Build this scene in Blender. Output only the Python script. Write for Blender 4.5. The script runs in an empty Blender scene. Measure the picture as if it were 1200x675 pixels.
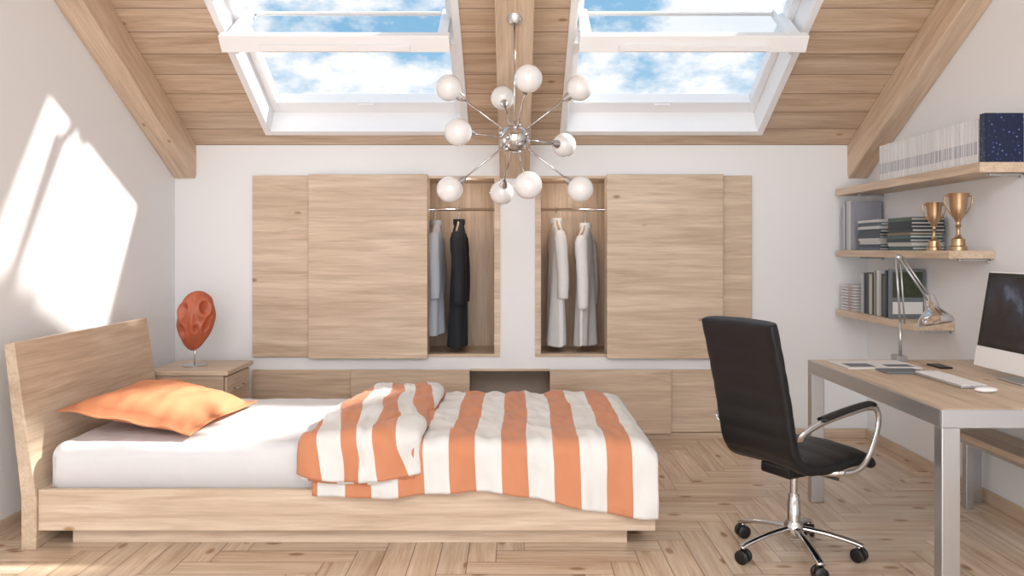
import bpy, bmesh, math, random
from mathutils import Vector, Matrix, noise
random.seed(7)
sc = bpy.context.scene

# ------------------------------------------------------------------ helpers
def s2l(c):
    c = c/255.0
    return c/12.92 if c <= 0.04045 else ((c+0.055)/1.055)**2.4
def rgb(r, g, b): return (s2l(r), s2l(g), s2l(b), 1.0)

def base_mat(name):
    m = bpy.data.materials.new(name); m.use_nodes = True
    nt = m.node_tree
    return m, nt, nt.nodes, nt.links, nt.nodes['Principled BSDF']

def plain(name, col, rough=0.5, metal=0.0, bump=0.0, bscale=40, var=0.04, emit=0, spec=None, coat=0):
    m, nt, N, L, B = base_mat(name)
    tc = N.new('ShaderNodeTexCoord'); nz = N.new('ShaderNodeTexNoise')
    nz.inputs['Scale'].default_value = bscale; nz.inputs['Detail'].default_value = 4
    L.new(tc.outputs['Object'], nz.inputs['Vector'])
    mx = N.new('ShaderNodeMix'); mx.data_type = 'RGBA'
    mx.inputs[6].default_value = tuple(c*(1-var) for c in col[:3])+(1,)
    mx.inputs[7].default_value = tuple(min(1, c*(1+var)) for c in col[:3])+(1,)
    L.new(nz.outputs[0], mx.inputs[0]); L.new(mx.outputs[2], B.inputs['Base Color'])
    B.inputs['Roughness'].default_value = rough; B.inputs['Metallic'].default_value = metal
    if spec is not None: B.inputs['Specular IOR Level'].default_value = spec
    B.inputs['Coat Weight'].default_value = coat
    if emit:
        B.inputs['Emission Color'].default_value = col; B.inputs['Emission Strength'].default_value = emit
    if bump:
        b = N.new('ShaderNodeBump'); b.inputs['Strength'].default_value = bump; b.inputs['Distance'].default_value = 0.01
        L.new(nz.outputs[0], b.inputs['Height']); L.new(b.outputs[0], B.inputs['Normal'])
    return m

def math_n(N, L, op, a, b=None):
    n = N.new('ShaderNodeMath'); n.operation = op
    for i, v in enumerate((a, b)):
        if v is None: continue
        if isinstance(v, (int, float)): n.inputs[i].default_value = v
        else: L.new(v, n.inputs[i])
    return n.outputs[0]

def ramp(N, L, fac, stops):
    r = N.new('ShaderNodeValToRGB'); e = r.color_ramp.elements
    while len(e) < len(stops): e.new(0.5)
    for i, (p, c) in enumerate(stops):
        e[i].position = p; e[i].color = c
    L.new(fac, r.inputs[0]); return r.outputs[0]

def wood(name, light, mid, dark, grain='X', rough=0.42, mode='obj', plank_w=0.15, knot=0.08, coat=0.0, spec=0.4):
    m, nt, N, L, B = base_mat(name)
    tc = N.new('ShaderNodeTexCoord')
    rnd = None; groove = None
    if mode == 'uv':
        vec = tc.outputs['UV']
        at = N.new('ShaderNodeAttribute'); at.attribute_name = 'rnd'; rnd = at.outputs['Fac']
        grain = 'X'
    else:
        vec = tc.outputs['Object']
        if mode == 'planks':
            sp = N.new('ShaderNodeSeparateXYZ'); L.new(vec, sp.inputs[0])
            q = math_n(N, L, 'DIVIDE', sp.outputs['Y'], plank_w)
            fl = math_n(N, L, 'FLOOR', q); fr = math_n(N, L, 'FRACT', q)
            wn = N.new('ShaderNodeTexWhiteNoise'); wn.noise_dimensions = '1D'; L.new(fl, wn.inputs['W'])
            rnd = wn.outputs['Value']
            groove = math_n(N, L, 'LESS_THAN', fr, 0.032)
        else:
            oi = N.new('ShaderNodeObjectInfo'); rnd = oi.outputs['Random']
    off = N.new('ShaderNodeCombineXYZ')
    k = math_n(N, L, 'MULTIPLY', rnd, 37.0)
    for i in range(3): L.new(k, off.inputs[i])
    add = N.new('ShaderNodeVectorMath'); add.operation = 'ADD'
    L.new(vec, add.inputs[0]); L.new(off.outputs[0], add.inputs[1])
    def stretched(g, o):
        mp = N.new('ShaderNodeMapping')
        mp.inputs['Scale'].default_value = tuple(g if ax == grain else o for ax in 'XYZ')
        L.new(add.outputs[0], mp.inputs[0]); return mp.outputs[0]
    n1 = N.new('ShaderNodeTexNoise'); n1.inputs['Scale'].default_value = 1; n1.inputs['Detail'].default_value = 6
    n1.inputs['Distortion'].default_value = 0.9; n1.inputs['Roughness'].default_value = 0.6
    L.new(stretched(1.0, 12), n1.inputs['Vector'])
    n2 = N.new('ShaderNodeTexNoise'); n2.inputs['Scale'].default_value = 1; n2.inputs['Detail'].default_value = 3
    L.new(stretched(3.5, 80), n2.inputs['Vector'])
    c1 = ramp(N, L, n1.outputs[0], [(0.30, dark), (0.5, mid), (0.68, light)])
    f2 = ramp(N, L, n2.outputs[0], [(0.32, (0.86, 0.84, 0.82, 1)), (0.62, (1, 1, 1, 1))])
    mu = N.new('ShaderNodeMix'); mu.data_type = 'RGBA'; mu.blend_type = 'MULTIPLY'; mu.inputs[0].default_value = 1
    L.new(c1, mu.inputs[6]); L.new(f2, mu.inputs[7])
    # knots
    vo = N.new('ShaderNodeTexVoronoi'); vo.inputs['Scale'].default_value = 1
    if mode == 'uv': vo.voronoi_dimensions = '2D'
    L.new(stretched(2.0, 4.2), vo.inputs['Vector'])
    kf = ramp(N, L, vo.outputs['Distance'], [(0.0, (0.30, 0.17, 0.09, 1)), (knot*0.55, (0.5, 0.33, 0.2, 1)), (knot, (1, 1, 1, 1))])
    mk = N.new('ShaderNodeMix'); mk.data_type = 'RGBA'; mk.blend_type = 'MULTIPLY'; mk.inputs[0].default_value = 0.75
    L.new(mu.outputs[2], mk.inputs[6]); L.new(kf, mk.inputs[7])
    tone = math_n(N, L, 'ADD', math_n(N, L, 'MULTIPLY', rnd, 0.15 if mode != 'obj' else 0.06), 0.91 if mode != 'obj' else 0.98)
    vm = N.new('ShaderNodeVectorMath'); vm.operation = 'SCALE'
    L.new(mk.outputs[2], vm.inputs[0]); L.new(tone, vm.inputs['Scale'])
    outc = vm.outputs[0]
    if groove is not None:
        mg = N.new('ShaderNodeMix'); mg.data_type = 'RGBA'
        L.new(groove, mg.inputs[0]); L.new(outc, mg.inputs[6])
        mg.inputs[7].default_value = tuple(c*0.42 for c in dark[:3])+(1,)
        outc = mg.outputs[2]
    L.new(outc, B.inputs['Base Color'])
    B.inputs['Roughness'].default_value = rough
    B.inputs['Specular IOR Level'].default_value = spec
    B.inputs['Coat Weight'].default_value = coat; B.inputs['Coat Roughness'].default_value = 0.2
    bp = N.new('ShaderNodeBump'); bp.inputs['Strength'].default_value = 0.12; bp.inputs['Distance'].default_value = 0.004
    L.new(n2.outputs[0], bp.inputs['Height']); L.new(bp.outputs[0], B.inputs['Normal'])
    return m

def empty(name, loc=(0, 0, 0), rotz=0.0):
    e = bpy.data.objects.new(name, None); e.empty_display_size = 0.1
    e.location = loc; e.rotation_euler = (0, 0, rotz)
    sc.collection.objects.link(e); return e

def mesh_obj(name, verts, faces, mat=None, parent=None, smooth=False, local=False, bevel=0, recalc=True, doubles=False):
    me = bpy.data.meshes.new(name)
    me.from_pydata([tuple(v) for v in verts], [], faces); me.update()
    bm = bmesh.new(); bm.from_mesh(me)
    if doubles: bmesh.ops.remove_doubles(bm, verts=bm.verts, dist=1e-5)
    if recalc: bmesh.ops.recalc_face_normals(bm, faces=bm.faces)
    bm.to_mesh(me); bm.free()
    ob = bpy.data.objects.new(name, me); sc.collection.objects.link(ob)
    if mat: me.materials.append(mat)
    if smooth:
        for p in me.polygons: p.use_smooth = True
    if parent:
        ob.parent = parent
        if not local: ob.matrix_parent_inverse = Matrix.Translation(-Vector(parent.location))
    if bevel:
        b = ob.modifiers.new('bevel', 'BEVEL'); b.width = bevel; b.segments = 2; b.limit_method = 'ANGLE'
    return ob

BF = [(0,1,3,2),(4,6,7,5),(0,4,5,1),(2,3,7,6),(0,2,6,4),(1,5,7,3)]
def box_vf(lo, hi, V, F):
    o = len(V)
    for x in (lo[0], hi[0]):
        for y in (lo[1], hi[1]):
            for z in (lo[2], hi[2]): V.append((x, y, z))
    F += [tuple(o+i for i in f) for f in BF]
def box(name, lo, hi, mat, parent=None, local=False, bevel=0.004):
    V, F = [], []; box_vf(lo, hi, V, F)
    return mesh_obj(name, V, F, mat, parent, local=local, bevel=bevel)
def boxes(name, L, mat, parent=None, local=False, bevel=0.0):
    V, F = [], []
    for lo, hi in L: box_vf(lo, hi, V, F)
    return mesh_obj(name, V, F, mat, parent, local=local, bevel=bevel)
def colour_boxes(name, L, mat, parent=None, bevel=0.0015, local=False):
    V, F = [], []
    for lo, hi, c in L: box_vf(lo, hi, V, F)
    ob = mesh_obj(name, V, F, mat, parent, local=local, bevel=bevel, recalc=True)
    at = ob.data.color_attributes.new('Col', 'FLOAT_COLOR', 'POINT')
    for i, (lo, hi, c) in enumerate(L):
        for j in range(8): at.data[i*8+j].color = c
    return ob
def prism(name, pts, axis, a, b, mat, parent=None, local=False, bevel=0, smooth=False):
    n = len(pts); V = []
    for t in (a, b):
        for p in pts:
            V.append({'x': (t, p[0], p[1]), 'y': (p[0], t, p[1]), 'z': (p[0], p[1], t)}[axis])
    F = [tuple(range(n)), tuple(range(2*n-1, n-1, -1))]
    for i in range(n): j = (i+1) % n; F.append((i, j, n+j, n+i))
    return mesh_obj(name, V, F, mat, parent, local=local, bevel=bevel, smooth=smooth)
def lathe(name, prof, mat, parent=None, loc=(0,0,0), rot=None, seg=32, local=False):
    V, F = [], []
    for r, z in prof:
        for i in range(seg):
            a = 2*math.pi*i/seg; v = Vector((r*math.cos(a), r*math.sin(a), z))
            if rot: v = rot @ v
            V.append(v+Vector(loc))
    for k in range(len(prof)-1):
        for i in range(seg):
            j = (i+1) % seg; F.append((k*seg+i, k*seg+j, (k+1)*seg+j, (k+1)*seg+i))
    F.append(tuple(range(seg))[::-1]); F.append(tuple((len(prof)-1)*seg+i for i in range(seg)))
    ob = mesh_obj(name, V, F, mat, parent, smooth=True, local=local)
    try: ob.data.set_sharp_from_angle(angle=math.radians(50))
    except Exception: pass
    return ob
def smooth_path(pts, n=6):
    P = [Vector(p) for p in pts]; out = []
    for i in range(len(P)-1):
        p0 = P[max(0, i-1)]; p1 = P[i]; p2 = P[i+1]; p3 = P[min(len(P)-1, i+2)]
        for k in range(n):
            t = k/n
            out.append(0.5*((2*p1)+(-p0+p2)*t+(2*p0-5*p1+4*p2-p3)*t*t+(-p0+3*p1-3*p2+p3)*t**3))
    out.append(P[-1]); return out
def tube(name, pts, r, mat, parent=None, local=False, sm=0, seg=12, flat=None, up=Vector((0,0,1))):
    P = smooth_path(pts, sm) if sm else [Vector(p) for p in pts]
    n = len(P); rs = r if isinstance(r, (list, tuple)) else [r]*n
    if len(rs) != n: rs = [rs[min(len(rs)-1, int(i/(n-1)*(len(rs)-1)+0.5))] for i in range(n)]
    V, F = [], []
    prev = None
    for i, p in enumerate(P):
        t = (P[min(i+1, n-1)]-P[max(i-1, 0)]).normalized()
        if prev is None:
            a = up if abs(t.dot(up)) < 0.95 else Vector((1, 0, 0))
            u = t.cross(a).normalized()
        else:
            u = (prev-t*prev.dot(t)).normalized()
        prev = u; w = t.cross(u)
        ru, rw = (rs[i], rs[i]) if not flat else (flat[0], flat[1])
        for k in range(seg):
            a = 2*math.pi*k/seg; V.append(p+u*ru*math.cos(a)+w*rw*math.sin(a))
    for i in range(n-1):
        for k in range(seg):
            j = (k+1) % seg; F.append((i*seg+k, i*seg+j, (i+1)*seg+j, (i+1)*seg+k))
    F.append(tuple(range(seg))[::-1]); F.append(tuple((n-1)*seg+i for i in range(seg)))
    return mesh_obj(name, V, F, mat, parent, smooth=True, local=local)
def ball(name, c, r, mat, parent=None, local=False, sc3=(1,1,1), seg=32):
    V, F = [], []; rings = seg//2
    for i in range(rings+1):
        th = math.pi*i/rings
        for k in range(seg):
            a = 2*math.pi*k/seg
            V.append((c[0]+r*sc3[0]*math.sin(th)*math.cos(a), c[1]+r*sc3[1]*math.sin(th)*math.sin(a), c[2]+r*sc3[2]*math.cos(th)))
    for i in range(rings):
        for k in range(seg):
            j = (k+1) % seg; F.append((i*seg+k, i*seg+j, (i+1)*seg+j, (i+1)*seg+k))
    return mesh_obj(name, V, F, mat, parent, smooth=True, local=local, doubles=True)

# ------------------------------------------------------------------ materials
M_wall = plain('plaster_white', rgb(236, 237, 239), 0.9, bump=0.05, bscale=60, var=0.01)
M_white = plain('painted_white', rgb(241, 241, 242), 0.4, var=0.01)
WL, WM, WD = rgb(223, 203, 181), rgb(209, 187, 164), rgb(190, 166, 142)
M_wood = wood('birch_x', WL, WM, WD, 'X')
M_woodY = wood('birch_y', WL, WM, WD, 'Y')
M_woodZ = wood('birch_z', rgb(218, 196, 173), rgb(205, 181, 157), rgb(189, 163, 138), 'Z')
M_bedw = wood('bed_birch', rgb(229, 210, 189), rgb(216, 194, 172), rgb(197, 173, 149), 'X')
M_bedwY = wood('bed_birch_y', rgb(225, 205, 183), rgb(212, 190, 166), rgb(194, 169, 145), 'Y')
M_ceil = wood('ceiling_planks', rgb(219, 197, 173), rgb(204, 179, 154), rgb(183, 155, 128), 'X', mode='planks', plank_w=0.20, rough=0.55)
M_beam = wood('beam_wood', rgb(226, 204, 181), rgb(213, 189, 164), rgb(195, 169, 144), 'Y', rough=0.55, knot=0.05)
M_floor = wood('pine_parquet', rgb(232, 212, 190), rgb(219, 195, 170), rgb(197, 168, 141), mode='uv', rough=0.24, knot=0.095, spec=0.5)
M_gap = plain('floor_gap', rgb(136, 106, 82), 0.8)
M_chrome = plain('chrome', rgb(205, 205, 207), 0.12, 1.0, var=0.01)
M_alu = plain('brushed_aluminium', rgb(194, 197, 201), 0.33, 0.9, var=0.03)
M_glassw = plain('opal_glass', rgb(232, 232, 232), 0.08, var=0.0, coat=0.6)
M_black = plain('black_leather', rgb(15, 17, 21), 0.42, bump=0.12, bscale=180, var=0.1, spec=0.45)
M_bplast = plain('black_plastic', rgb(14, 14, 16), 0.35)
M_sheet = plain('white_sheet', rgb(226, 227, 230), 0.85, bump=0.35, bscale=7, var=0.015)
M_orange = plain('orange_cotton', rgb(208, 136, 96), 0.85, bump=0.2, bscale=14, var=0.05)
M_clay = plain('terracotta_glaze', rgb(176, 90, 60), 0.5, bump=0.6, bscale=22, var=0.35, coat=0.15)
M_gold = plain('gold', rgb(192, 162, 130), 0.3, 1.0)
M_gcloth = plain('grey_cloth', rgb(184, 190, 202), 0.9, bump=0.2, bscale=12)
M_wcloth = plain('white_cloth', rgb(228, 229, 230), 0.9, bump=0.2, bscale=12)
M_bcloth = plain('black_cloth', rgb(36, 39, 46), 0.85, bump=0.2, bscale=12)
M_dark = plain('cabinet_inside', rgb(178, 164, 152), 0.8)
M_paper = plain('paper', rgb(226, 226, 225), 0.8)
M_grey = plain('grey_card', rgb(112, 118, 126), 0.6)

def colmat():
    m, nt, N, L, B = base_mat('book_covers')
    a = N.new('ShaderNodeAttribute'); a.attribute_name = 'Col'
    L.new(a.outputs['Color'], B.inputs['Base Color']); B.inputs['Roughness'].default_value = 0.45
    return m
M_col = colmat()

def screenmat():
    m, nt, N, L, B = base_mat('lit_screen')
    tc = N.new('ShaderNodeTexCoord'); nz = N.new('ShaderNodeTexNoise'); nz.inputs['Scale'].default_value = 6; nz.inputs['Detail'].default_value = 5
    L.new(tc.outputs['Object'], nz.inputs['Vector'])
    c = ramp(N, L, nz.outputs[0], [(0.4, rgb(10, 13, 20)), (0.58, rgb(34, 40, 54)), (0.72, rgb(100, 110, 128))])
    B.inputs['Base Color'].default_value = rgb(12, 13, 16); B.inputs['Roughness'].default_value = 0.12
    L.new(c, B.inputs['Emission Color']); B.inputs['Emission Strength'].default_value = 0.8
    return m
M_screen = screenmat()

def stripemat():
    m, nt, N, L, B = base_mat('striped_blanket')
    tc = N.new('ShaderNodeTexCoord'); sp = N.new('ShaderNodeSeparateXYZ'); L.new(tc.outputs['UV'], sp.inputs[0])
    fr = math_n(N, L, 'FRACT', sp.outputs['X'])
    st = math_n(N, L, 'LESS_THAN', fr, 0.5)
    mx = N.new('ShaderNodeMix'); mx.data_type = 'RGBA'
    L.new(st, mx.inputs[0]); mx.inputs[6].default_value = rgb(230, 230, 228); mx.inputs[7].default_value = rgb(209, 140, 103)
    L.new(mx.outputs[2], B.inputs['Base Color']); B.inputs['Roughness'].default_value = 0.9
    B.inputs['Sheen Weight'].default_value = 0.15
    nz = N.new('ShaderNodeTexNoise'); nz.inputs['Scale'].default_value = 120; L.new(tc.outputs['Object'], nz.inputs['Vector'])
    b = N.new('ShaderNodeBump'); b.inputs['Strength'].default_value = 0.15; b.inputs['Distance'].default_value = 0.004
    L.new(nz.outputs[0], b.inputs['Height']); L.new(b.outputs[0], B.inputs['Normal'])
    return m
M_stripe = stripemat()

def panemat():
    m = bpy.data.materials.new('window_glass'); m.use_nodes = True
    N = m.node_tree.nodes; L = m.node_tree.links; N.clear()
    o = N.new('ShaderNodeOutputMaterial'); t = N.new('ShaderNodeBsdfTransparent'); g = N.new('ShaderNodeBsdfGlossy')
    g.inputs['Roughness'].default_value = 0.02; t.inputs[0].default_value = (0.97, 0.985, 0.99, 1)
    mx = N.new('ShaderNodeMixShader'); mx.inputs[0].default_value = 0.05
    L.new(t.outputs[0], mx.inputs[1]); L.new(g.outputs[0], mx.inputs[2]); L.new(mx.outputs[0], o.inputs[0])
    return m
M_pane = panemat()

def nightmat():
    m, nt, N, L, B = base_mat('night_sky_cover')
    tc = N.new('ShaderNodeTexCoord'); v = N.new('ShaderNodeTexVoronoi'); v.inputs['Scale'].default_value = 45
    L.new(tc.outputs['Object'], v.inputs['Vector'])
    c = ramp(N, L, v.outputs['Distance'], [(0.0, (0.8, 0.9, 1, 1)), (0.12, rgb(60, 90, 150)), (0.3, rgb(22, 32, 66))])
    L.new(c, B.inputs['Base Color']); B.inputs['Roughness'].default_value = 0.3
    return m
M_night = nightmat()

# ------------------------------------------------------------------ room
XL, XR, YB, YF = -2.653, 2.753, 6.0, -3.0
T = 0.56; TH = math.atan(T); C, S = math.cos(TH), math.sin(TH); ZK = 2.286; RY = 1.5; ZR = ZK+T*(YB-RY)
prof = [(-3.12, 0), (6.12, 0), (6.12, ZK-T*0.12), (RY, ZR), (-3.12, ZK-T*0.12)]
prism('wall_left', prof, 'x', XL-0.12, XL, M_wall)
prism('wall_right', prof, 'x', XR, XR+0.12, M_wall)

def cells(xr, yr, holes):
    xs = sorted(set([xr[0], xr[1]]+[h[0] for h in holes]+[h[1] for h in holes]))
    ys = sorted(set([yr[0], yr[1]]+[h[2] for h in holes]+[h[3] for h in holes]))
    out = []
    for i in range(len(xs)-1):
        for j in range(len(ys)-1):
            cx, cy = (xs[i]+xs[i+1])/2, (ys[j]+ys[j+1])/2
            if any(h[0] < cx < h[1] and h[2] < cy < h[3] for h in holes): continue
            out.append((xs[i], xs[i+1], ys[j], ys[j+1]))
    return out
LX0, LX1, RX0, RX1 = -1.55, -0.113, 0.16, 1.55
WZ0, WZ1 = 0.633, 2.046
bh = [(LX0, LX1, WZ0, WZ1), (RX0, RX1, WZ0, WZ1), (-0.36, 0.28, 0.07, 0.53)]
boxes('wall_back', [((a, YB, c), (b, YB+0.07, d)) for a, b, c, d in cells((XL, XR), (0, ZK), bh)], M_wall)
boxes('wall_front', [((a, YF-0.1, c), (b, YF, d)) for a, b, c, d in cells((XL, XR), (0, ZK), [(-2.3, 2.3, 0.1, 2.1)])], M_wall)
fw = empty('added_window_front', (0, YF-0.05, 0))  # unseen window, added behind the camera to let sky light in
boxes('frame', [((x-0.04, YF-0.09, 0.1), (x+0.04, YF-0.03, 2.1)) for x in (-2.26, -0.77, 0.77, 2.26)] +
      [((-2.3, YF-0.09, z), (2.3, YF-0.03, z+0.07)) for z in (0.1, 2.03)], M_white, fw)

# floor : axis-aligned herringbone planks
w, n, gap = 0.135, 5, 0.0016
V, F, UV, RN = [], [], [], []
def plank(x0, x1, y0, y1, horiz):
    ox, oy = x0, y0
    x0 += gap; y0 += gap; x1 -= gap; y1 -= gap
    x0 = max(x0, XL); x1 = min(x1, XR); y0 = max(y0, YF); y1 = min(y1, YB)
    if x1-x0 < 0.01 or y1-y0 < 0.01: return
    o = len(V); P = [(x0, y0), (x1, y0), (x1, y1), (x0, y1)]
    r = random.random()
    for p in P:
        V.append((p[0], p[1], 0.0))
        UV.append(((p[0]-ox), (p[1]-oy)) if horiz else ((p[1]-oy), (p[0]-ox)))
        RN.append(r)
    F.append((o, o+1, o+2, o+3))
X0, Y0 = XL, YF
for a in range(-60, 90):
    for b in range(-20, 20):
        for (px, py, ww, hh, hz) in ((a+b*n, a-b*n, n, 1, True), (a+n+b*n, a+1-n-b*n, 1, n, False)):
            x0 = px*w; y0 = py*w
            if x0 > XR-X0 or y0 > YB-Y0 or x0+ww*w < 0 or y0+hh*w < 0: continue
            plank(X0+x0, X0+x0+ww*w, Y0+y0, Y0+y0+hh*w, hz)
fl = mesh_obj('floor', V, F, M_floor, recalc=False)
uvl = fl.data.uv_layers.new(name='UVMap')
at = fl.data.attributes.new('rnd', 'FLOAT', 'POINT')
for i, r in enumerate(RN): at.data[i].value = r
for lp in fl.data.loops: uvl.data[lp.index].uv = UV[lp.vertex_index]
sub = box('subfloor', (XL-0.1, YF-0.1, -0.12), (XR+0.1, YB+0.1, -0.003), M_gap, fl, local=True, bevel=0)

# ceilings
def slope_matrix(front):
    if front: Xc, Yc, o = Vector((1,0,0)), Vector((0,-C,S)), Vector((0, YB, ZK))
    else: Xc, Yc, o = Vector((-1,0,0)), Vector((0,C,S)), Vector((0, YF, ZK))
    Zc = Xc.cross(Yc)
    m = Matrix.Identity(4)
    for i in range(3): m[i][0], m[i][1], m[i][2], m[i][3] = Xc[i], Yc[i], Zc[i], o[i]
    return m
MS = slope_matrix(True); MR = slope_matrix(False)
SL = (YB-RY)/C
H1 = (-1.905, -0.345, 0.14, 1.56); H2 = (0.345, 1.895, 0.14, 1.56)
c1 = boxes('ceiling', [((a, c, -0.2), (b, d, 0)) for a, b, c, d in cells((XL-0.1, XR+0.1), (-0.12, SL), [H1, H2])], M_ceil)
c1.matrix_world = MS
H3 = (-1.9, -0.3, 1.2, 3.4); H4 = (0.3, 1.9, 1.2, 3.4)
c2 = boxes('ceiling_rear', [((a, c, -0.2), (b, d, 0)) for a, b, c, d in cells((-XR-0.1, -XL+0.1), (-0.12, SL), [H3, H4])], M_ceil)
c2.matrix_world = MR
for nm, x0, x1 in (('ceiling_beam', -0.115, 0.115), ('ceiling_beam', XL, -2.487), ('ceiling_beam', 2.60, XR)):
    b = box(nm, (x0, -0.12, 0.0), (x1, SL, 0.235), M_beam, bevel=0.008); b.matrix_world = MS
    b2 = box('ceiling_beam', (-x1, -0.12, 0.0), (-x0, SL, 0.235), M_beam, bevel=0.008); b2.matrix_world = MR

def skylight(name, H, M, tilt=True):
    e = empty(name); e.matrix_world = M
    x0, x1, s0, s1 = H
    t = 0.05
    boxes('lining', [((x0, s0, -0.24), (x0+t, s1, 0.014)), ((x1-t, s0, -0.24), (x1, s1, 0.014)),
                     ((x0+t, s0, -0.24), (x1-t, s0+t, 0.014)), ((x0+t, s1-t, -0.24), (x1-t, s1, 0.014))], M_white, e, True, 0.004)
    a = t; b = t+0.055
    boxes('fixed_frame', [((x0+a, s0+a, -0.26), (x0+b, s1-a, -0.17)), ((x1-b, s0+a, -0.26), (x1-a, s1-a, -0.17)),
                     ((x0+b, s0+a, -0.26), (x1-b, s0+b+0.06, -0.17)), ((x0+b, s1-b, -0.26), (x1-b, s1-a, -0.17))], M_white, e, True, 0.004)
    boxes('latch', [(((x0+x1)/2-0.06, s0+b+0.02, -0.17), ((x0+x1)/2+0.06, s0+b+0.05, -0.155))], M_white, e, True, 0.003)
    if not tilt:
        box('pane', (x0+b, s0+b, -0.215), (x1-b, s1-b, -0.21), M_pane, e, True, 0)
    return e
w1 = skylight('window_1', H1, MS); w2 = skylight('window_2', H2, MS)
skylight('added_skylight_a', H3, MR, False); skylight('added_skylight_b', H4, MR, False)  # unseen skylights, added on the rear slope to bring in more light
def sash(parent, x0, x1):
    v = Vector((0, 0.37, 0.286)).normalized(); X = Vector((1,0,0)); Z = X.cross(v)
    m = Matrix.Identity(4); o = Vector((0, 4.83, 2.775))
    for i in range(3): m[i][0], m[i][1], m[i][2], m[i][3] = X[i], v[i], Z[i], o[i]
    inv = MS.inverted() @ m
    objs = [boxes('sash_frame', [((x0, -0.035, -0.055), (x1, 0.03, 0.055)), ((x0+0.02, 0.03, -0.03), (x0+0.085, 0.50, 0.03)),
                   ((x1-0.085, 0.03, -0.03), (x1-0.02, 0.50, 0.03)), ((x0+0.085, 0.475, -0.014), (x1-0.085, 0.50, 0.014))], M_white, bevel=0.006),
            boxes('vent_flap', [((x0+0.25, -0.055, -0.04), (x1-0.25, -0.036, 0.0))], M_white, bevel=0.004),
            box('sash_pane', (x0+0.08, 0.03, -0.004), (x1-0.08, 0.475, 0.004), M_pane, bevel=0)]
    for ob in objs: ob.parent = parent; ob.matrix_local = inv
    boxes('pivot_hinge', [((x0-0.02, 1.02, -0.10), (x0+0.02, 1.12, 0.02)), ((x1-0.02, 1.02, -0.10), (x1+0.02, 1.12, 0.02))], M_white, parent, True, 0.003)
sash(w1, -1.845, -0.405); sash(w2, 0.405, 1.835)

# baseboards
box('baseboard_right', (XR-0.014, YF, 0), (XR, YB, 0.075), M_woodY, bevel=0.003)
box('baseboard_left', (XL, YF, 0), (XL+0.014, YB, 0.075), M_woodY, bevel=0.003)
boxes('baseboard_back', [((XL+0.014, YB-0.014, 0), (-2.05, YB, 0.075)), ((1.86, YB-0.014, 0), (XR-0.014, YB, 0.075))], M_wood, bevel=0.002)

# ------------------------------------------------------------------ wardrobes
def wardrobe(x0, x1, ox0, ox1, doorA, doorB):
    e = empty('sliding_door_wardrobe', ((x0+x1)/2, YB, 0))
    yb = 6.66; t = 0.02
    boxes('carcass', [((x0-t, YB+0.071, WZ0-t), (x1+t, yb+t, WZ0)), ((x0-t, YB+0.071, WZ1), (x1+t, yb+t, WZ1+t)),
                      ((x0-t, YB+0.071, WZ0), (x0, yb, WZ1)), ((x1, YB+0.071, WZ0), (x1+t, yb, WZ1)),
                      ((x0-t, yb, WZ0-t), (x1+t, yb+t, WZ1+t))], M_woodZ, e)
    boxes('frame', [((x0, YB-0.012, WZ0), (x1, YB+0.07, WZ0+0.022)), ((x0, YB-0.012, WZ1-0.02), (x1, YB+0.07, WZ1)),
                    ((ox0, YB-0.012, WZ0+0.022), (ox0+0.045 if ox0 > 0 else ox0+0.001, YB+0.07, WZ1-0.02)),
                    ((ox1-(0.045 if ox0 < 0 else 0.001), YB-0.012, WZ0+0.022), (ox1, YB+0.07, WZ1-0.02))], M_wood, e, bevel=0.002)
    box('door_inner', (doorA[0], YB-0.028, WZ0), (doorA[1], YB-0.004, WZ1), M_wood, e)
    box('door_outer', (doorB[0], YB-0.070, WZ0-0.006), (doorB[1], YB-0.042, WZ1+0.006), M_wood, e)
    tube('hanging_rail', [(x0, 6.34, 1.80), (x1, 6.34, 1.80)], 0.012, M_chrome, e)
    return e
wl = wardrobe(LX0, LX1, -0.673, LX1, (-2.04, -1.50), (-1.593, -0.673))
wr = wardrobe(RX0, RX1, RX0, 0.713, (1.50, 1.847), (0.713, 1.613))
dr = empty('low_sliding_cabinet', (0, YB, 0))
boxes('cavity', [((-0.38, 6.071, 0.05), (0.30, 6.5, 0.07)), ((-0.38, 6.071, 0.53), (0.30, 6.5, 0.55)), ((-0.38, 6.071, 0.07), (-0.36, 6.5, 0.53)),
                 ((0.28, 6.071, 0.07), (0.30, 6.5, 0.53)), ((-0.38, 6.36, 0.05), (0.30, 6.38, 0.55))], M_dark, dr)
box('panel_left', (-2.04, YB-0.028, 0.05), (-1.2, YB-0.004, 0.535), M_wood, dr)
box('panel_right', (1.15, YB-0.028, 0.05), (1.847, YB-0.004, 0.535), M_wood, dr)
box('sliding_panel_left', (-1.267, YB-0.068, 0.045), (-0.347, YB-0.042, 0.54), M_wood, dr)
box('sliding_panel_right', (0.273, YB-0.068, 0.045), (1.213, YB-0.042, 0.54), M_wood, dr)
boxes('rail', [((-2.04, YB-0.03, 0.0), (1.847, YB-0.002, 0.045)), ((-0.347, YB-0.03, 0.525), (0.273, YB-0.002, 0.54))], M_wood, dr, bevel=0.002)

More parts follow.
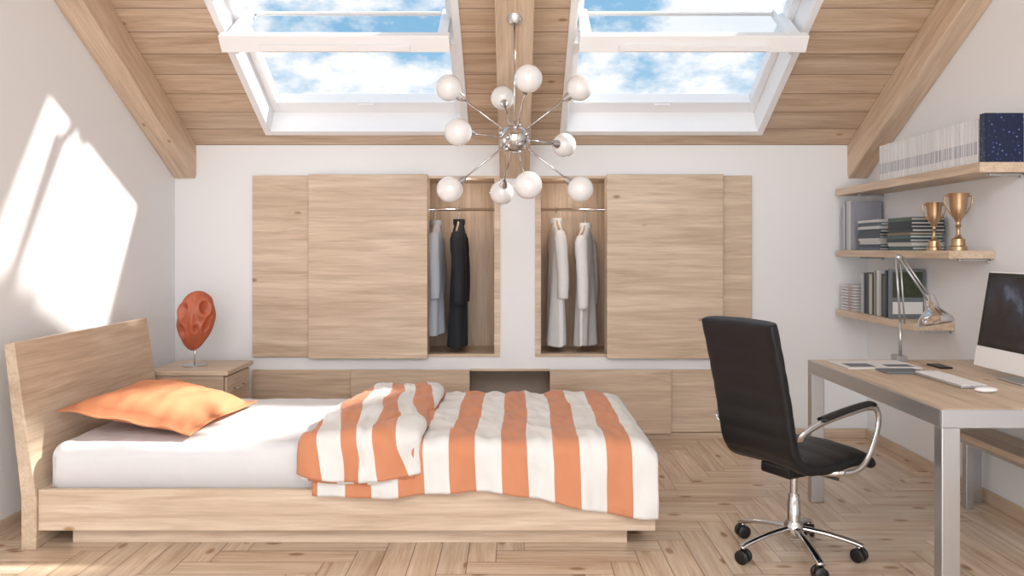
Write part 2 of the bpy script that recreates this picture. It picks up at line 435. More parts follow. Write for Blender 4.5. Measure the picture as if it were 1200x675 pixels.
# garments, hung edge-on from the rail
def garment(name, mat, x, ztop, length, yaw, sleeve=0.62, seed=0, wd=0.95, dp=1.0):
    e = empty(name, (x, 6.34, ztop), yaw)
    seg = 40
    lv = [(0.0, 0.055, 0.035), (-0.025, 0.075, 0.04), (-0.05, 0.13, 0.045), (-0.085, 0.20, 0.05), (-0.13, 0.215, 0.056)]
    k = 14
    for i in range(1, k+1):
        t = i/k; lv.append((-0.13-(length-0.13)*t, 0.205+0.02*t, 0.056+0.02*t))
    V, F = [], []
    for li, (z, a, b) in enumerate(lv):
        t = max(0, (li-4)/k)
        for s in range(seg):
            an = 2*math.pi*s/seg
            f = 1+0.22*t*math.sin(an*7+seed+2*t)+0.10*t*math.sin(an*4+seed*2)
            V.append((a*wd*math.cos(an)*(1+0.03*t*math.sin(3*t+seed)), b*dp*math.sin(an)*f+0.015*t*math.sin(2.5*an+seed), z+0.008*math.sin(3*an+seed)*t))
    for i in range(len(lv)-1):
        for s in range(seg):
            j = (s+1) % seg; F.append((i*seg+s, i*seg+j, (i+1)*seg+j, (i+1)*seg+s))
    ob = mesh_obj('body', V, F, mat, e, smooth=True, local=True)
    sd = ob.modifiers.new('thick', 'SOLIDIFY'); sd.thickness = 0.004
    ob.modifiers.new('sub', 'SUBSURF').render_levels = 1
    for sg in (-1, 1):
        tube('sleeve', [(sg*0.17*wd, 0, -0.10), (sg*0.215*wd, -0.005, -0.17), (sg*0.235*wd, -0.015, -0.32), (sg*0.235*wd, -0.022, -0.46), (sg*0.23*wd, -0.02, -sleeve)],
             [0.045, 0.052, 0.048, 0.046, 0.043], mat, e, True, sm=5, seg=16)
    lathe('collar', [(0.045, -0.02), (0.05, 0.0), (0.048, 0.03), (0.042, 0.03)], mat, e, local=True)
    tube('hanger', [(-0.19*wd, 0, -0.07), (-0.1, 0, -0.03), (0, 0, 0.02), (0.1, 0, -0.03), (0.19*wd, 0, -0.07)], 0.008, M_woodZ, e, True, sm=4)
    h = 1.80-ztop
    tube('hook', [(0, 0, 0.02), (0, 0, h-0.03), (0.02, 0, h-0.005), (0.012, 0, h+0.016), (-0.006, 0, h+0.017), (-0.016, 0, h+0.006)], 0.0028, M_chrome, e, True, sm=5, seg=8)
    return e
garment('hanging_shirt', M_gcloth, -0.655, 1.68, 0.90, math.radians(89), 0.6, 1)
garment('hanging_black_coat', M_bcloth, -0.458, 1.69, 1.01, math.radians(87), 0.66, 2)
garment('hanging_shirt', M_wcloth, 0.345, 1.70, 1.01, math.radians(95), 0.62, 3)
garment('hanging_jacket', M_wcloth, 0.585, 1.66, 0.97, math.radians(74), 0.66, 4)

# ------------------------------------------------------------------ bed
bed = empty('bed', (-0.83, 4.44, 0))
FX0, FX1, FY0, FY1 = -2.345, 0.693, 3.78, 5.10
boxes('side_rails', [((FX0, FY0, 0.087), (FX1, FY0+0.035, 0.289)), ((FX0, FY1-0.035, 0.087), (FX1, FY1, 0.289)),
                     ((FX1-0.035, FY0+0.035, 0.087), (FX1, FY1-0.035, 0.289)), ((FX0, FY0+0.035, 0.087), (FX0+0.035, FY1-0.035, 0.289))], M_bedw, bed, bevel=0.003)
box('deck', (FX0+0.035, FY0+0.035, 0.2), (FX1-0.035, FY1-0.035, 0.27), M_bedw, bed)
box('plinth', (-2.218, 3.854, 0), (0.565, 5.02, 0.087), M_bedw, bed)
prism('headboard', [(-2.42, 0.0), (-2.347, 0.0), (-2.347, 0.25), (-2.455, 1.015), (-2.505, 1.008), (-2.42, 0.25)], 'y', 3.765, 5.13, M_bedwY, bed, bevel=0.005)
def rounded_slab(name, lo, hi, r, mat, parent, amp=0.010, nx=120, ny=64):
    V, F = [], []
    cx, cy = (lo[0]+hi[0])/2, (lo[1]+hi[1])/2; hx, hy = (hi[0]-lo[0])/2, (hi[1]-lo[1])/2
    def P(a, b, top):
        x = a*hx; y = b*hy
        dx = max(0, abs(x)-(hx-r)); dy = max(0, abs(y)-(hy-r))
        dd = math.hypot(dx, dy); d = min(1, dd/r)
        if dd > r:
            f = r/dd
            if dx: x = math.copysign(hx-r+dx*f, x)
            if dy: y = math.copysign(hy-r+dy*f, y)
        e = r*(1-math.sqrt(max(0, 1-d*d)))
        wv = Vector((x*3, y*3, 0))
        nz = amp*(noise.noise(wv)+0.6*noise.noise(Vector((x*9+y*3, y*5, 3)))+0.45*abs(noise.noise(Vector((x*6-y*9, y*14+x*4, 8)))))
        return (cx+x, cy+y, (hi[2]-e+nz) if top else lo[2])
    def grid(top):
        o = len(V)
        for i in range(nx+1):
            for j in range(ny+1):
                a = math.sin((i/nx-0.5)*math.pi); b = math.sin((j/ny-0.5)*math.pi)
                V.append(P(a, b, top))
        for i in range(nx):
            for j in range(ny):
                q = o+i*(ny+1)+j; F.append((q, q+1, q+ny+2, q+ny+1) if top else (q, q+ny+1, q+ny+2, q+1))
        return o
    o1 = grid(True); o2 = grid(False)
    idx = [i*(ny+1) for i in range(nx+1)]+[nx*(ny+1)+j for j in range(1, ny+1)]+[i*(ny+1)+ny for i in range(nx-1, -1, -1)]+[j for j in range(ny-1, 0, -1)]
    for k in range(len(idx)):
        a, b = idx[k], idx[(k+1) % len(idx)]; F.append((o1+a, o1+b, o2+b, o2+a))
    return mesh_obj(name, V, F, mat, parent, smooth=True)
rounded_slab('mattress', (-2.325, 3.815, 0.27), (0.65, 5.06, 0.50), 0.07, M_sheet, bed)

def pillow(name, c, hx, hy, th, mat, tilt, yaw):
    n = 44; V, F = [], []
    R = Matrix.Rotation(yaw, 3, 'Z') @ Matrix.Rotation(tilt, 3, 'Y')
    def P(a, b, sgn):
        k = 0.9
        ha = max(0, 1-abs(a/k)**2.6); hb = max(0, 1-abs(b/k)**2.6)
        z = th/2*(ha*hb)**0.45
        nz = 0.012*noise.noise(Vector((a*2.2, b*2.2, 5)))+0.010*noise.noise(Vector((a*6, b*3, 9)))
        z = z*(1+0.12*noise.noise(Vector((a*1.5+3, b*1.5, 2))))+(nz if sgn > 0 else 0)*(1 if z > 0 else 0.5)
        x = a*hx*(1-0.07*(1-b*b)); y = b*hy*(1-0.05*(1-a*a))
        fz = 0.006*math.sin(9*a+4*b) if z < 0.01 else 0
        return Vector(c)+R @ Vector((x, y, (z+0.004)*sgn*(1 if sgn > 0 else 0.55)+fz))
    for sgn in (1, -1):
        o = len(V)
        for i in range(n+1):
            for j in range(n+1): V.append(P(i/n*2-1, j/n*2-1, sgn))
        for i in range(n):
            for j in range(n):
                q = o+i*(n+1)+j; F.append((q, q+1, q+n+2, q+n+1) if sgn > 0 else (q, q+n+1, q+n+2, q+1))
    m = n+1; idx = [i*m for i in range(m)]+[n*m+j for j in range(1, m)]+[i*m+n for i in range(n-1, -1, -1)]+[j for j in range(n-1, 0, -1)]
    for k in range(len(idx)):
        a, b = idx[k], idx[(k+1) % len(idx)]; F.append((a, b, m*m+b, m*m+a))
    return mesh_obj(name, V, F, mat, None, smooth=True)
pillow('orange_pillow', (-1.97, 4.34, 0.588), 0.36, 0.42, 0.20, M_orange, math.radians(9), math.radians(-4))

# blanket
def cloth(name, parent, xa, xb, yback, hang, ztop, yfront, u0, period, skew=0.0, seed=0, amp=0.012, nu=130, nv=120, droop_x=None, lf=None, wob=0.02, puff=0.0):
    V, F, U = [], [], []
    r = 0.055
    Ltop = yback-(yfront+r)
    for i in range(nu+1):
        s = i/nu
        for j in range(nv+1):
            v = j/nv
            hg = hang(s) if callable(hang) else hang
            L = Ltop+r*math.pi/2+hg; a = v*L
            x = xa+(xb-xa)*s
            if a < Ltop: y = yback-a; z = ztop; ny, nz = 0, 1
            elif a < Ltop+r*math.pi/2:
                th = (a-Ltop)/r; y = yfront+r-r*math.sin(th); z = ztop-r+r*math.cos(th); ny, nz = -math.sin(th), math.cos(th)
            else:
                y = yfront; z = ztop-r-(a-Ltop-r*math.pi/2); ny, nz = -1, 0
            h = amp*(noise.noise(Vector((x*4+seed, a*2.2, seed)))+0.8*noise.noise(Vector((x*9+a*3+seed, a*4, seed+4)))+0.5*noise.noise(Vector((x*19, a*8-x*6, seed+7))))
            h += amp*0.9*(1-abs(noise.noise(Vector((x*5-a*2.5+seed, a*3+x*2, seed+15))))*2)**3*0.5
            ed = max(0, a-Ltop-r)/max(0.01, hg)
            h += 0.013*min(1, ed)*math.sin(x*21+seed)*(1 if a > Ltop else 0)
            h = max(h, -0.012) + 0.012
            if puff:
                q = abs(2*s-1); h += puff*(math.sqrt(max(0, 1-q**5))-1)*(1 if s > 0.5 else 0.6)
                h += 0.012*math.exp(-((s-0.86)/0.09)**2)
            y += ny*h; z += nz*h
            xo = x+wob*noise.noise(Vector((a*2.2, s*2, seed+11)))
            if lf: xo += lf(v)*(1-s)
            if droop_x and x > droop_x:
                q = x-droop_x; z -= q*q*7.0*(1 if a < Ltop else max(0, 1-(a-Ltop)*5))
            V.append((xo, y, z)); U.append(((x-u0)/period+skew*v+0.03*noise.noise(Vector((a*2, x*2, 1))), v))
    for i in range(nu):
        for j in range(nv):
            q = i*(nv+1)+j; F.append((q, q+1, q+nv+2, q+nv+1))
    ob = mesh_obj(name, V, F, M_stripe, parent, smooth=True, recalc=False)
    uvl = ob.data.uv_layers.new(name='UVMap')
    for lp in ob.data.loops: uvl.data[lp.index].uv = U[lp.vertex_index]
    sd = ob.modifiers.new('thick', 'SOLIDIFY'); sd.thickness = 0.012; sd.offset = 0
    return ob
bl = empty('striped_blanket', (-0.15, 4.4, 0.5))
cloth('lower_layer', bl, -0.985, 0.70, 5.02, lambda s: 0.19+0.11*s-0.05*math.sin(math.pi*s)+0.02*math.sin(s*9), 0.52, 3.755, 0.445, 0.255, seed=2, droop_x=0.60, amp=0.019)
cloth('folded_layer', bl, -1.06, -0.46, 5.0, lambda s: 0.14+0.035*math.sin(s*3.1), 0.578, 3.715, -1.357, 0.225, skew=-1.3, seed=9, amp=0.022, nu=70, wob=0.06, lf=lambda v: 0.12*(1-v), puff=0.05)
cloth('folded_under', bl, -1.04, -0.49, 4.98, lambda s: 0.12+0.03*math.sin(s*3.1), 0.535, 3.74, -1.30, 0.225, skew=-1.3, seed=9, amp=0.014, nu=60, wob=0.06, lf=lambda v: 0.12*(1-v))

# ------------------------------------------------------------------ nightstand + sculpture
ns = empty('nightstand', (-2.23, 5.46, 0))
box('body', (-2.49, 5.235, 0.06), (-1.985, 5.71, 0.61), M_wood, ns)
box('top', (-2.51, 5.215, 0.612), (-1.95, 5.73, 0.645), M_wood, ns)
box('drawer_front', (-1.983, 5.25, 0.36), (-1.965, 5.695, 0.60), M_woodY, ns)
box('drawer_front_low', (-1.983, 5.25, 0.09), (-1.965, 5.695, 0.35), M_woodY, ns)
tube('handle', [(-1.966, 5.38, 0.50), (-1.94, 5.38, 0.50), (-1.94, 5.55, 0.50), (-1.966, 5.55, 0.50)], 0.006, M_chrome, ns)
box('foot', (-2.47, 5.27, 0), (-2.0, 5.68, 0.06), M_wood, ns)

def sculpture():
    e = empty('mask_sculpture', (-2.27, 5.45, 0.645))
    lathe('base', [(0.0, 0.646), (0.085, 0.646), (0.085, 0.654), (0.02, 0.66), (0.0, 0.66)], M_chrome, e, (-2.27, 5.45, 0))
    tube('stem', [(-2.27, 5.45, 0.655), (-2.265, 5.45, 0.80)], 0.006, M_chrome, e)
    seg, rings = 96, 72; V, F = [], []
    craters = [((-0.45, -0.75, 0.35), 0.20, 0.42), ((0.60, -0.70, 0.50), 0.19, 0.48), ((0.30, -0.9, -0.22), 0.10, 0.22), ((-0.50, -0.8, -0.35), 0.17, 0.28), ((0.72, -0.6, -0.15), 0.13, 0.28)]
    for i in range(rings+1):
        th = math.pi*i/rings
        for k in range(seg):
            a = 2*math.pi*k/seg
            d = Vector((math.sin(th)*math.cos(a), math.sin(th)*math.sin(a), math.cos(th)))
            f = 1.0
            for cd, sg, am in craters:
                q = (d-Vector(cd).normalized()).length
                f -= am*math.exp(-(q/sg)**2); f += am*0.3*math.exp(-((q-sg*1.7)/(sg*0.45))**2)
            f += 0.20*math.exp(-((d.x-0.08+0.1*d.z)/0.12)**2)*(1 if d.y < 0 else 0)*math.exp(-(d.z/0.7)**2)
            f += 0.07*noise.noise(d*2.5)
            z = d.z
            wx = 0.130*(1-0.30*max(0, -z)**1.4)*(1+0.14*max(0, z))
            V.append((-2.262+d.x*wx*f+0.02*z, 5.45+d.y*0.095*f, 0.965+z*0.212*(0.9+0.1*f)))
    for i in range(rings):
        for k in range(seg):
            j = (k+1) % seg; F.append((i*seg+k, i*seg+j, (i+1)*seg+j, (i+1)*seg+k))
    mesh_obj('mask', V, F, M_clay, e, smooth=True, doubles=True)
sculpture()

# ------------------------------------------------------------------ chandelier
ch = empty('sputnik_chandelier', (0, 4.55, 2.13))
cc = Vector((0, 4.55, 2.13))
zt = 2.286+0.56*(6-4.55)-0.262
lathe('canopy', [(0.0, zt-0.03), (0.035, zt-0.03), (0.05, zt), (0.05, zt+0.03), (0.0, zt+0.03)], M_chrome, ch, (0, 4.55, 0))
tube('rod', [(0, 4.55, zt), (0, 4.55, 2.13)], 0.006, M_chrome, ch)
ball('hub', cc, 0.085, M_chrome, ch)
for k in range(14):
    a = k*2.399; z = 1-2*(k+0.5)/14; r = math.sqrt(1-z*z)
    ball('hub_stud', cc+0.085*Vector((r*math.cos(a), r*math.sin(a), z)), 0.016, M_chrome, ch, seg=12)
G = [(-0.385, 4.5, 2.418), (0.075, 4.2, 2.406), (-0.077, 4.95, 2.447), (0.38, 4.5, 2.418), (-0.314, 4.28, 2.125), (0.316, 4.9, 2.137),
     (-0.38, 4.5, 1.823), (0.075, 4.2, 1.823), (-0.0825, 4.95, 1.836), (0.385, 4.5, 1.823)]
for g in G:
    g = Vector(g); d = (g-cc).normalized()
    tube('arm', [cc, g-d*0.07], 0.0055, M_chrome, ch, seg=8)
    rot = d.to_track_quat('Z', 'Y').to_matrix()
    lathe('socket', [(0.0, -0.115), (0.012, -0.115), (0.024, -0.09), (0.03, -0.062), (0.0, -0.062)], M_chrome, ch, g, rot, seg=20)
    ball('globe', g, 0.077, M_glassw, ch)

# ------------------------------------------------------------------ desk
dk = empty('desk', (2.22, 3.81, 0))
DX0, DX1, DY0, DY1, DZ = 1.725, 2.725, 3.10, 4.52, 0.825
box('top', (DX0+0.012, DY0+0.012, DZ-0.022), (DX1, DY1-0.012, DZ), M_woodY, dk, bevel=0.003)
boxes('metal_frame', [((DX0, DY0, DZ-0.075), (DX1, DY0+0.012, DZ-0.002)), ((DX0, DY1-0.012, DZ-0.075), (DX1, DY1, DZ-0.002)),
                      ((DX0, DY0+0.012, DZ-0.075), (DX0+0.012, DY1-0.012, DZ-0.002)), ((DX0+0.012, DY0+0.012, DZ-0.03), (DX1, DY1-0.012, DZ-0.0225))], M_alu, dk, bevel=0.002)
for nm, x, y in (('leg_1', DX0, DY0), ('leg_2', DX0, DY1-0.06), ('leg_3', DX1-0.085, DY1-0.06), ('leg_4', DX1-0.085, DY0)):
    box(nm, (x, y, 0), (x+0.075, y+0.06, DZ-0.075), M_alu, dk, bevel=0.004)
lb = empty('low_wooden_bench', (2.6, 3.8, 0))
boxes('top', [((2.50, 3.2, 0.41), (2.62, 4.40, 0.445)), ((2.62, 3.2, 0.41), (2.735, 4.40, 0.445))], M_woodY, lb, bevel=0.003)
boxes('legs', [((2.56, 4.35, 0), (2.60, 4.395, 0.41)), ((2.56, 3.22, 0), (2.60, 3.265, 0.41)), ((2.54, 3.22, 0.375), (2.60, 4.39, 0.409))], M_alu, lb, bevel=0.002)

# computer
pc = empty('desktop_computer', (2.5, 3.7, DZ))
lean = 0.085
def pcq(y, h, off=0): return (2.415+lean*h/0.52*1.0+off, y, 0.865+h)
def slab(name, y0, y1, h0, h1, o0, o1, mat, bev=0.004):
    V = []
    for o in (o0, o1):
        for y in (y0, y1):
            for h in (h0, h1): V.append(pcq(y, h, o))
    return mesh_obj(name, V, [tuple(f) for f in BF], mat, pc, bevel=bev)
slab('case', 3.43, 4.04, 0, 0.49, 0.0, 0.035, M_white)
slab('screen_glass', 3.436, 4.034, 0.105, 0.485, -0.002, 0.0, M_bplast, 0)
slab('screen', 3.46, 4.01, 0.125, 0.465, -0.003, -0.0021, M_screen, 0)
slab('chin', 3.432, 4.038, 0.003, 0.10, -0.003, 0.0, M_white, 0)
tube('stand_neck', [(2.475, 3.73, 1.05), (2.55, 3.73, 0.98), (2.575, 3.73, 0.88), (2.555, 3.73, DZ+0.012)], 0.01, M_alu, pc, sm=5, flat=(0.09, 0.006))
box('foot', (2.40, 3.63, DZ+0.001), (2.60, 3.83, DZ+0.011), M_alu, pc)
kb = empty('keyboard', (2.14, 3.77, DZ))
box('base', (2.07, 3.56, DZ+0.001), (2.205, 3.99, DZ+0.012), M_alu, kb)
keys = []
for i in range(5):
    for j in range(15):
        x = 2.077+i*0.0245; y = 3.568+j*0.0279
        keys.append(((x, y, DZ+0.012), (x+0.021, y+0.0243, DZ+0.018)))
boxes('keys', keys, M_white, kb, bevel=0.002)
ball('computer_mouse', (2.13, 3.47, DZ+0.014), 0.05, M_white, None, sc3=(1.0, 0.62, 0.26))
pp = empty('open_magazine', (2.0, 4.3, DZ))
boxes('pages', [((1.80, 4.14, DZ+0.001), (2.0, 4.42, DZ+0.008)), ((2.005, 4.14, DZ+0.001), (2.2, 4.42, DZ+0.010))], M_paper, pp, bevel=0.002)
boxes('pictures', [((1.83, 4.18, DZ+0.0082), (1.97, 4.30, DZ+0.009)), ((2.03, 4.17, DZ+0.0102), (2.17, 4.25, DZ+0.011))], M_grey, pp)
box('tablet', (1.93, 3.98, DZ+0.001), (2.13, 4.11, DZ+0.012), M_grey, bevel=0.003)
box('smartphone', (2.30, 4.15, DZ+0.001), (2.37, 4.29, DZ+0.010), M_bplast, bevel=0.003)

# desk lamp
dl = empty('desk_lamp', (2.235, 4.45, DZ))
boxes('clamp', [((2.21, 4.43, DZ+0.001), (2.27, 4.50, DZ+0.03)), ((2.22, 4.522, DZ-0.1), (2.26, 4.535, DZ+0.03))], M_alu, dl, bevel=0.003)
tube('post', [(2.24, 4.46, DZ+0.03), (2.24, 4.46, 1.05)], 0.009, M_alu, dl)
tube('lower_arm', [(2.24, 4.46, 1.04), (2.215, 4.46, 1.42)], 0.006, M_alu, dl)
tube('lower_arm_2', [(2.265, 4.46, 1.04), (2.24, 4.46, 1.42)], 0.005, M_alu, dl)
ball('elbow', (2.228, 4.46, 1.425), 0.02, M_alu, dl, seg=16)
tube('upper_arm', [(2.228, 4.46, 1.43), (2.37, 4.40, 1.18)], 0.006, M_alu, dl)
tube('upper_arm_2', [(2.25, 4.46, 1.43), (2.392, 4.40, 1.18)], 0.005, M_alu, dl)
hr = Vector((0.12, -0.25, -1)).normalized().to_track_quat('Z', 'Y').to_matrix()
lathe('shade', [(0.0, -0.10), (0.028, -0.10), (0.034, -0.06), (0.04, -0.02), (0.066, 0.005), (0.092, 0.035), (0.097, 0.065), (0.092, 0.065), (0.062, 0.014), (0.0, 0.006)], M_chrome, dl, (2.40, 4.40, 1.11), hr)
ball('bulb', (2.405, 4.39, 1.075), 0.03, M_glassw, dl, seg=16)

# ------------------------------------------------------------------ shelves & contents
SX = 2.49
def shelf(z, y0, th=0.048):
    e = empty('wall_shelf', (2.62, (y0+5.95)/2, z))
    box('board', (SX, y0, z-th), (XR-0.001, 5.95, z), M_woodY, e, bevel=0.003)
    boxes('bracket', [((SX+0.08, y+0.02, z-th-0.014), (XR-0.002, y+0.05, z-th-0.001)) for y in (y0+0.02, 5.7)] +
          [((XR-0.012, y+0.02, z-th-0.025), (XR-0.002, y+0.05, z-th-0.001)) for y in (y0+0.02, 5.7)], M_alu, e, bevel=0.002)
shelf(1.94, 4.11, 0.055); shelf(1.465, 4.40); shelf(1.01, 4.80)
L = []; y = 5.32
while y > 4.20:
    t = random.uniform(0.012, 0.022); g = random.uniform(0.66, 0.78); c = (g, g, g*1.01, 1)
    h = 0.247+random.uniform(-0.003, 0.002); d = random.uniform(0, 0.003)
    L.append(((2.525+d, y-t+0.001, 1.9405), (2.72, y, 1.9405+h), c))
    L.append(((2.5235+d, y-t+0.005, 1.9405+0.05), (2.526+d, y-0.004, 1.9405+0.12), (0.35, 0.36, 0.4, 1)))
    y -= t+0.0015
colour_boxes('magazine_row', L, M_col)
nb = empty('night_sky_book', (2.63, 4.15, 1.94))
boxes('cover', [((2.53, 4.125, 1.9405), (2.735, 4.130, 2.205)), ((2.53, 4.165, 1.9405), (2.735, 4.170, 2.205)), ((2.525, 4.125, 1.9405), (2.531, 4.170, 2.205))], M_night, nb)
box('pages', (2.532, 4.131, 1.944), (2.73, 4.164, 2.20), M_paper, nb, bevel=0)
Z = 1.4655
L = []
y = 5.92
for t, h, c in [(0.03, 0.33, (0.35,0.36,0.4,1)), (0.025, 0.36, (0.55,0.56,0.6,1)), (0.03, 0.36, (0.2,0.21,0.25,1)), (0.04, 0.37, (0.5,0.5,0.51,1)), (0.03, 0.37, (0.6,0.6,0.6,1)), (0.05, 0.36, (0.30,0.31,0.36,1))]:
    L.append(((2.52, y-t, Z), (2.73, y-0.001, Z+h), c)); y -= t+0.001
colour_boxes('upright_books', L, M_col)
def stack(name, y0, y1, x0, x1, z, H, pal):
    L = []; zz = z
    while zz < z+H:
        t = random.uniform(0.014, 0.028); c = random.choice(pal); dx = random.uniform(-0.008, 0.008); dy = random.uniform(-0.008, 0.008)
        L.append(((x0+dx, y0+dy, zz), (x1+dx, y1+dy, zz+t*0.3), c)); L.append(((x0+dx+0.004, y0+dy+0.004, zz+t*0.3), (x1+dx-0.004, y1+dy-0.004, zz+t*0.7), (0.6, 0.58, 0.54, 1)))
        L.append(((x0+dx, y0+dy, zz+t*0.7), (x1+dx, y1+dy, zz+t), c)); L.append(((x0+dx-0.0005, y0+dy, zz+t*0.25), (x0+dx+0.004, y1+dy, zz+t*0.75), c)); zz += t+0.0005
    return colour_boxes(name, L, M_col, bevel=0)
pal1 = [(0.03,0.05,0.06,1), (0.05,0.11,0.12,1), (0.22,0.15,0.09,1), (0.5,0.48,0.45,1), (0.02,0.03,0.04,1), (0.08,0.12,0.10,1)]
stack('book_stack', 5.30, 5.62, 2.52, 2.72, Z, 0.20, [(0.55,0.55,0.55,1), (0.05,0.07,0.09,1), (0.6,0.58,0.56,1), (0.1,0.14,0.18,1)])
stack('book_stack', 4.86, 5.16, 2.51, 2.72, Z, 0.19, pal1)
def trophy(x, y, z, h):
    e = empty('gold_trophy_cup', (x, y, z)); k = h/0.30
    lathe('cup', [(r*k, zz*k) for r, zz in [(0.0,0.0),(0.042,0.0),(0.042,0.02),(0.034,0.025),(0.032,0.06),(0.02,0.066),(0.010,0.085),(0.009,0.12),(0.016,0.13),(0.010,0.14),(0.014,0.155),(0.032,0.185),(0.040,0.225),(0.046,0.28),(0.052,0.30),(0.047,0.298),(0.036,0.22),(0.0,0.18)]], M_gold, e, (0,0,0), local=True)
    for sg in (-1, 1):
        tube('handle', [(sg*0.046*k, 0, 0.28*k), (sg*0.068*k, 0, 0.285*k), (sg*0.072*k, 0, 0.25*k), (sg*0.05*k, 0, 0.205*k), (sg*0.034*k, 0, 0.19*k)], 0.004*k, M_gold, e, True, sm=5, seg=8)
trophy(2.545, 4.66, Z, 0.29); trophy(2.60, 4.50, Z, 0.335)
Z = 1.0105; L = []; y = 5.60
cols = [(0.6,0.6,0.6,1), (0.4,0.42,0.45,1), (0.03,0.03,0.04,1), (0.12,0.10,0.06,1), (0.03,0.05,0.09,1), (0.5,0.48,0.4,1), (0.02,0.02,0.02,1), (0.28,0.32,0.24,1), (0.08,0.08,0.09,1)]
for i in range(14):
    t = random.uniform(0.018, 0.034); h = 0.30+random.uniform(-0.02, 0.02)
    L.append(((2.52+random.uniform(0, 0.01), y-t, Z), (2.72, y-0.001, Z+h), cols[i % 9])); y -= t+0.001
colour_boxes('shelf_books', L, M_col)
fb = empty('framed_photo_book', (2.63, 5.1, Z))
box('cover', (2.50, 5.12, Z), (2.74, 5.145, Z+0.33), M_grey, fb)
boxes('picture', [((2.52, 5.117, Z+0.14), (2.72, 5.1195, Z+0.31))], plain('picture_print', rgb(60, 68, 50), 0.4, bscale=25, var=0.8), fb)
boxes('label', [((2.52, 5.117, Z+0.03), (2.72, 5.1195, Z+0.11))], M_paper, fb)
L = []; 
for i in range(9):
    L.append(((2.52, 5.70, Z+i*0.022), (2.68, 5.93, Z+i*0.022+0.018), (0.62, 0.61, 0.61, 1))); L.append(((2.518, 5.74, Z+i*0.022+0.006), (2.521, 5.80, Z+i*0.022+0.012), (0.4, 0.08, 0.07, 1)))
colour_boxes('disc_case_stack', L, M_col)

# ------------------------------------------------------------------ office chair
oc = empty('office_chair', (1.345, 3.70, 0), math.radians(29))
pr = smooth_path([(0.285,0,0.445),(0.27,0,0.478),(0.20,0,0.503),(0.08,0,0.50),(-0.06,0,0.492),(-0.15,0,0.50),(-0.205,0,0.545),(-0.235,0,0.64),(-0.262,0,0.78),(-0.305,0,0.96),(-0.347,0,1.12),(-0.356,0,1.15)], 9)
V, F = [], []; seg = 36; arc = 0; N_ = len(pr)
for i, p in enumerate(pr):
    if i: arc += (p-pr[i-1]).length
    t = (pr[min(i+1, N_-1)]-pr[max(i-1, 0)]).normalized(); nrm = Vector((t.z, 0, -t.x))
    e_ = min(i, N_-1-i)/4.0; ef = math.sqrt(max(0, 1-(1-min(1, e_))**2))
    hw = 0.242-(0.02 if i > N_*0.55 else 0.02*max(0, (i-N_*0.35)/(N_*0.2)))
    hw *= 0.93+0.07*ef
    rib = 0.78+0.22*abs(math.sin(math.pi*arc/0.105))**0.4
    ht = 0.034*(0.25+0.75*ef)*rib
    for k in range(seg):
        a = 2*math.pi*k/seg; ca, sa = math.cos(a), math.sin(a)
        yy = math.copysign(abs(ca)**0.28, ca)*hw; hh = math.copysign(abs(sa)**0.55, sa)*ht
        conc = 0.018*(yy/hw)**2
        V.append(p+Vector((0, yy, 0))+nrm*(hh-conc))
for i in range(N_-1):
    for k in range(seg):
        j = (k+1) % seg; F.append((i*seg+k, i*seg+j, (i+1)*seg+j, (i+1)*seg+k))
F.append(tuple(range(seg))[::-1]); F.append(tuple((N_-1)*seg+i for i in range(seg)))
mesh_obj('seat_shell', V, F, M_black, oc, smooth=True, local=True)
for sg in (-1, 1):
    tube('arm', [(-0.24, sg*0.245, 0.63), (-0.235, sg*0.262, 0.665), (-0.12, sg*0.268, 0.705), (0.08, sg*0.268, 0.732), (0.19, sg*0.268, 0.742), (0.245, sg*0.268, 0.725), (0.262, sg*0.268, 0.67), (0.235, sg*0.266, 0.58), (0.19, sg*0.262, 0.50), (0.13, sg*0.255, 0.455), (0.04, sg*0.235, 0.445), (-0.05, sg*0.15, 0.445)],
         0.012, M_chrome, oc, True, sm=7, flat=(0.016, 0.009))
    tube('arm_pad', [(-0.13, sg*0.268, 0.716), (-0.06, sg*0.268, 0.728), (0.08, sg*0.268, 0.748), (0.19, sg*0.268, 0.757), (0.215, sg*0.268, 0.752)], 0.02, M_black, oc, True, sm=5, flat=(0.026, 0.012))
box('mechanism', (-0.13, -0.09, 0.400), (0.12, 0.09, 0.455), M_bplast, oc, True, 0.012)
tube('tilt_lever', [(0.02, -0.08, 0.42), (0.04, -0.22, 0.415)], 0.007, M_bplast, oc, True)
lathe('gas_column', [(0.0, 0.15), (0.03, 0.15), (0.03, 0.26), (0.026, 0.265), (0.026, 0.30), (0.018, 0.30), (0.018, 0.41), (0.0, 0.41)], M_chrome, oc, local=True)
lathe('hub', [(0.0, 0.09), (0.035, 0.09), (0.045, 0.11), (0.045, 0.15), (0.032, 0.17), (0.0, 0.17)], M_chrome, oc, local=True)
for k in range(5):
    a = math.radians(72*k-88-29); d = Vector((math.cos(a), math.sin(a), 0))
    tube('base_arm', [d*0.03+Vector((0,0,0.135)), d*0.15+Vector((0,0,0.118)), d*0.26+Vector((0,0,0.092)), d*0.305+Vector((0,0,0.075))], 0.02, M_chrome, oc, True, sm=5, flat=(0.019, 0.012))
    c = d*0.29
    tube('caster_stem', [c+Vector((0,0,0.08)), c+Vector((0,0,0.045))], 0.008, M_chrome, oc, True, seg=8)
    yaw = a+0.9*k; f = Vector((math.cos(yaw), math.sin(yaw), 0))
    for sg in (-1, 1):
        q = c+f*sg*0.018+Vector((0, 0, 0.033))
        lathe('caster_wheel', [(0.0, -0.012), (0.024, -0.012), (0.0325, -0.007), (0.0325, 0.007), (0.024, 0.012), (0.0, 0.012)], M_bplast, oc, q, f.to_track_quat('Z', 'Y').to_matrix(), seg=24, local=True)
    ball('caster_hood', c+Vector((0, 0, 0.042)), 0.029, M_bplast, oc, True, (0.9, 0.9, 0.9), 16)

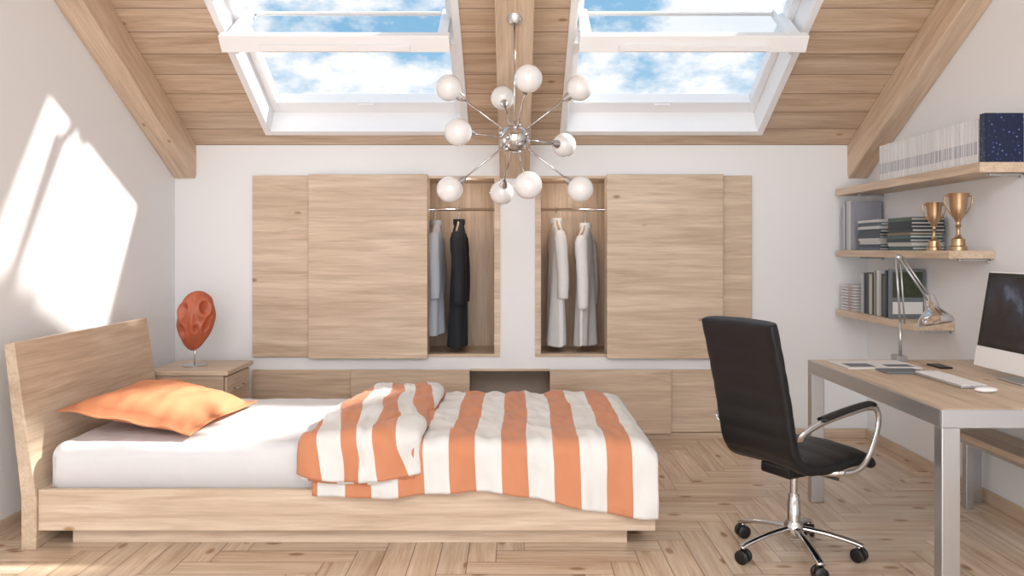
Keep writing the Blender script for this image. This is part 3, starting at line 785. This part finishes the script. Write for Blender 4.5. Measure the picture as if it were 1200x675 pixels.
# ------------------------------------------------------------------ light
W = bpy.data.worlds.new('sky'); sc.world = W; W.use_nodes = True
N = W.node_tree.nodes; Lk = W.node_tree.links; bg = N['Background']
tc = N.new('ShaderNodeTexCoord'); mp = N.new('ShaderNodeMapping'); mp.inputs['Scale'].default_value = (1, 1, 1.8)
Lk.new(tc.outputs['Generated'], mp.inputs[0])
nz = N.new('ShaderNodeTexNoise'); nz.inputs['Scale'].default_value = 8; nz.inputs['Detail'].default_value = 10; nz.inputs['Roughness'].default_value = 0.6
Lk.new(mp.outputs[0], nz.inputs['Vector'])
sp = N.new('ShaderNodeSeparateXYZ'); Lk.new(tc.outputs['Generated'], sp.inputs[0])
skyc = ramp(N, Lk, sp.outputs['Z'], [(0.0, rgb(220, 230, 238)), (0.25, rgb(146, 194, 228)), (0.6, rgb(108, 168, 216))])
cf = ramp(N, Lk, nz.outputs[0], [(0.44, (0,0,0,1)), (0.57, (1,1,1,1))])
mx = N.new('ShaderNodeMix'); mx.data_type = 'RGBA'; Lk.new(cf, mx.inputs[0]); Lk.new(skyc, mx.inputs[6]); mx.inputs[7].default_value = (0.95, 0.97, 1.0, 1)
Lk.new(mx.outputs[2], bg.inputs[0]); bg.inputs[1].default_value = 1.05

sd = bpy.data.lights.new('sun', 'SUN'); sd.energy = 9; sd.angle = math.radians(3.4); sd.color = (1.0, 0.95, 0.88)
so = bpy.data.objects.new('sun', sd); sc.collection.objects.link(so)
so.rotation_euler = Vector((-0.92, -0.40, -0.75)).to_track_quat('-Z', 'Y').to_euler(); so.location = (6, 9, 8)
def area(name, loc, d, sx, sy, p, col=(1, 1, 1)):
    l = bpy.data.lights.new(name, 'AREA'); l.shape = 'RECTANGLE'; l.size = sx; l.size_y = sy; l.energy = p; l.color = col
    o = bpy.data.objects.new(name, l); sc.collection.objects.link(o); o.location = loc
    o.rotation_euler = Vector(d).to_track_quat('-Z', 'Y').to_euler()
area('added_fill_front', (0, YF-0.02, 1.15), (0, 1, 0.05), 4.5, 1.9, 130, (0.985, 0.99, 1.0))  # added soft fill lamp behind the camera, set in the unseen window
for x in (-1.1, 1.1):
    area('added_fill_rear', (x, -0.95, 3.5), (0, 0.75, -0.62), 1.5, 2.0, 72, (0.985, 0.99, 1.0))  # added fill lamps under the rear slope, out of view, to brighten the room
for x in (-0.4, 0.45):
    l = bpy.data.lights.new('closet_light', 'POINT'); l.energy = 2.4; l.color = (1, 0.88, 0.76); l.shadow_soft_size = 0.05
    o = bpy.data.objects.new('closet_light', l); sc.collection.objects.link(o); o.location = (x, 6.2, 1.97)

# ------------------------------------------------------------------ camera
cd = bpy.data.cameras.new('camera'); cd.sensor_width = 36; cd.lens = 27; cd.shift_x = -0.0025; cd.shift_y = -0.0379; cd.clip_start = 0.05
co = bpy.data.objects.new('camera', cd); sc.collection.objects.link(co)
co.location = (0, 0, 1.473); co.rotation_euler = (math.radians(90), 0, 0); sc.camera = co
sc.view_settings.view_transform = 'Standard'; sc.view_settings.look = 'None'; sc.view_settings.exposure = 0
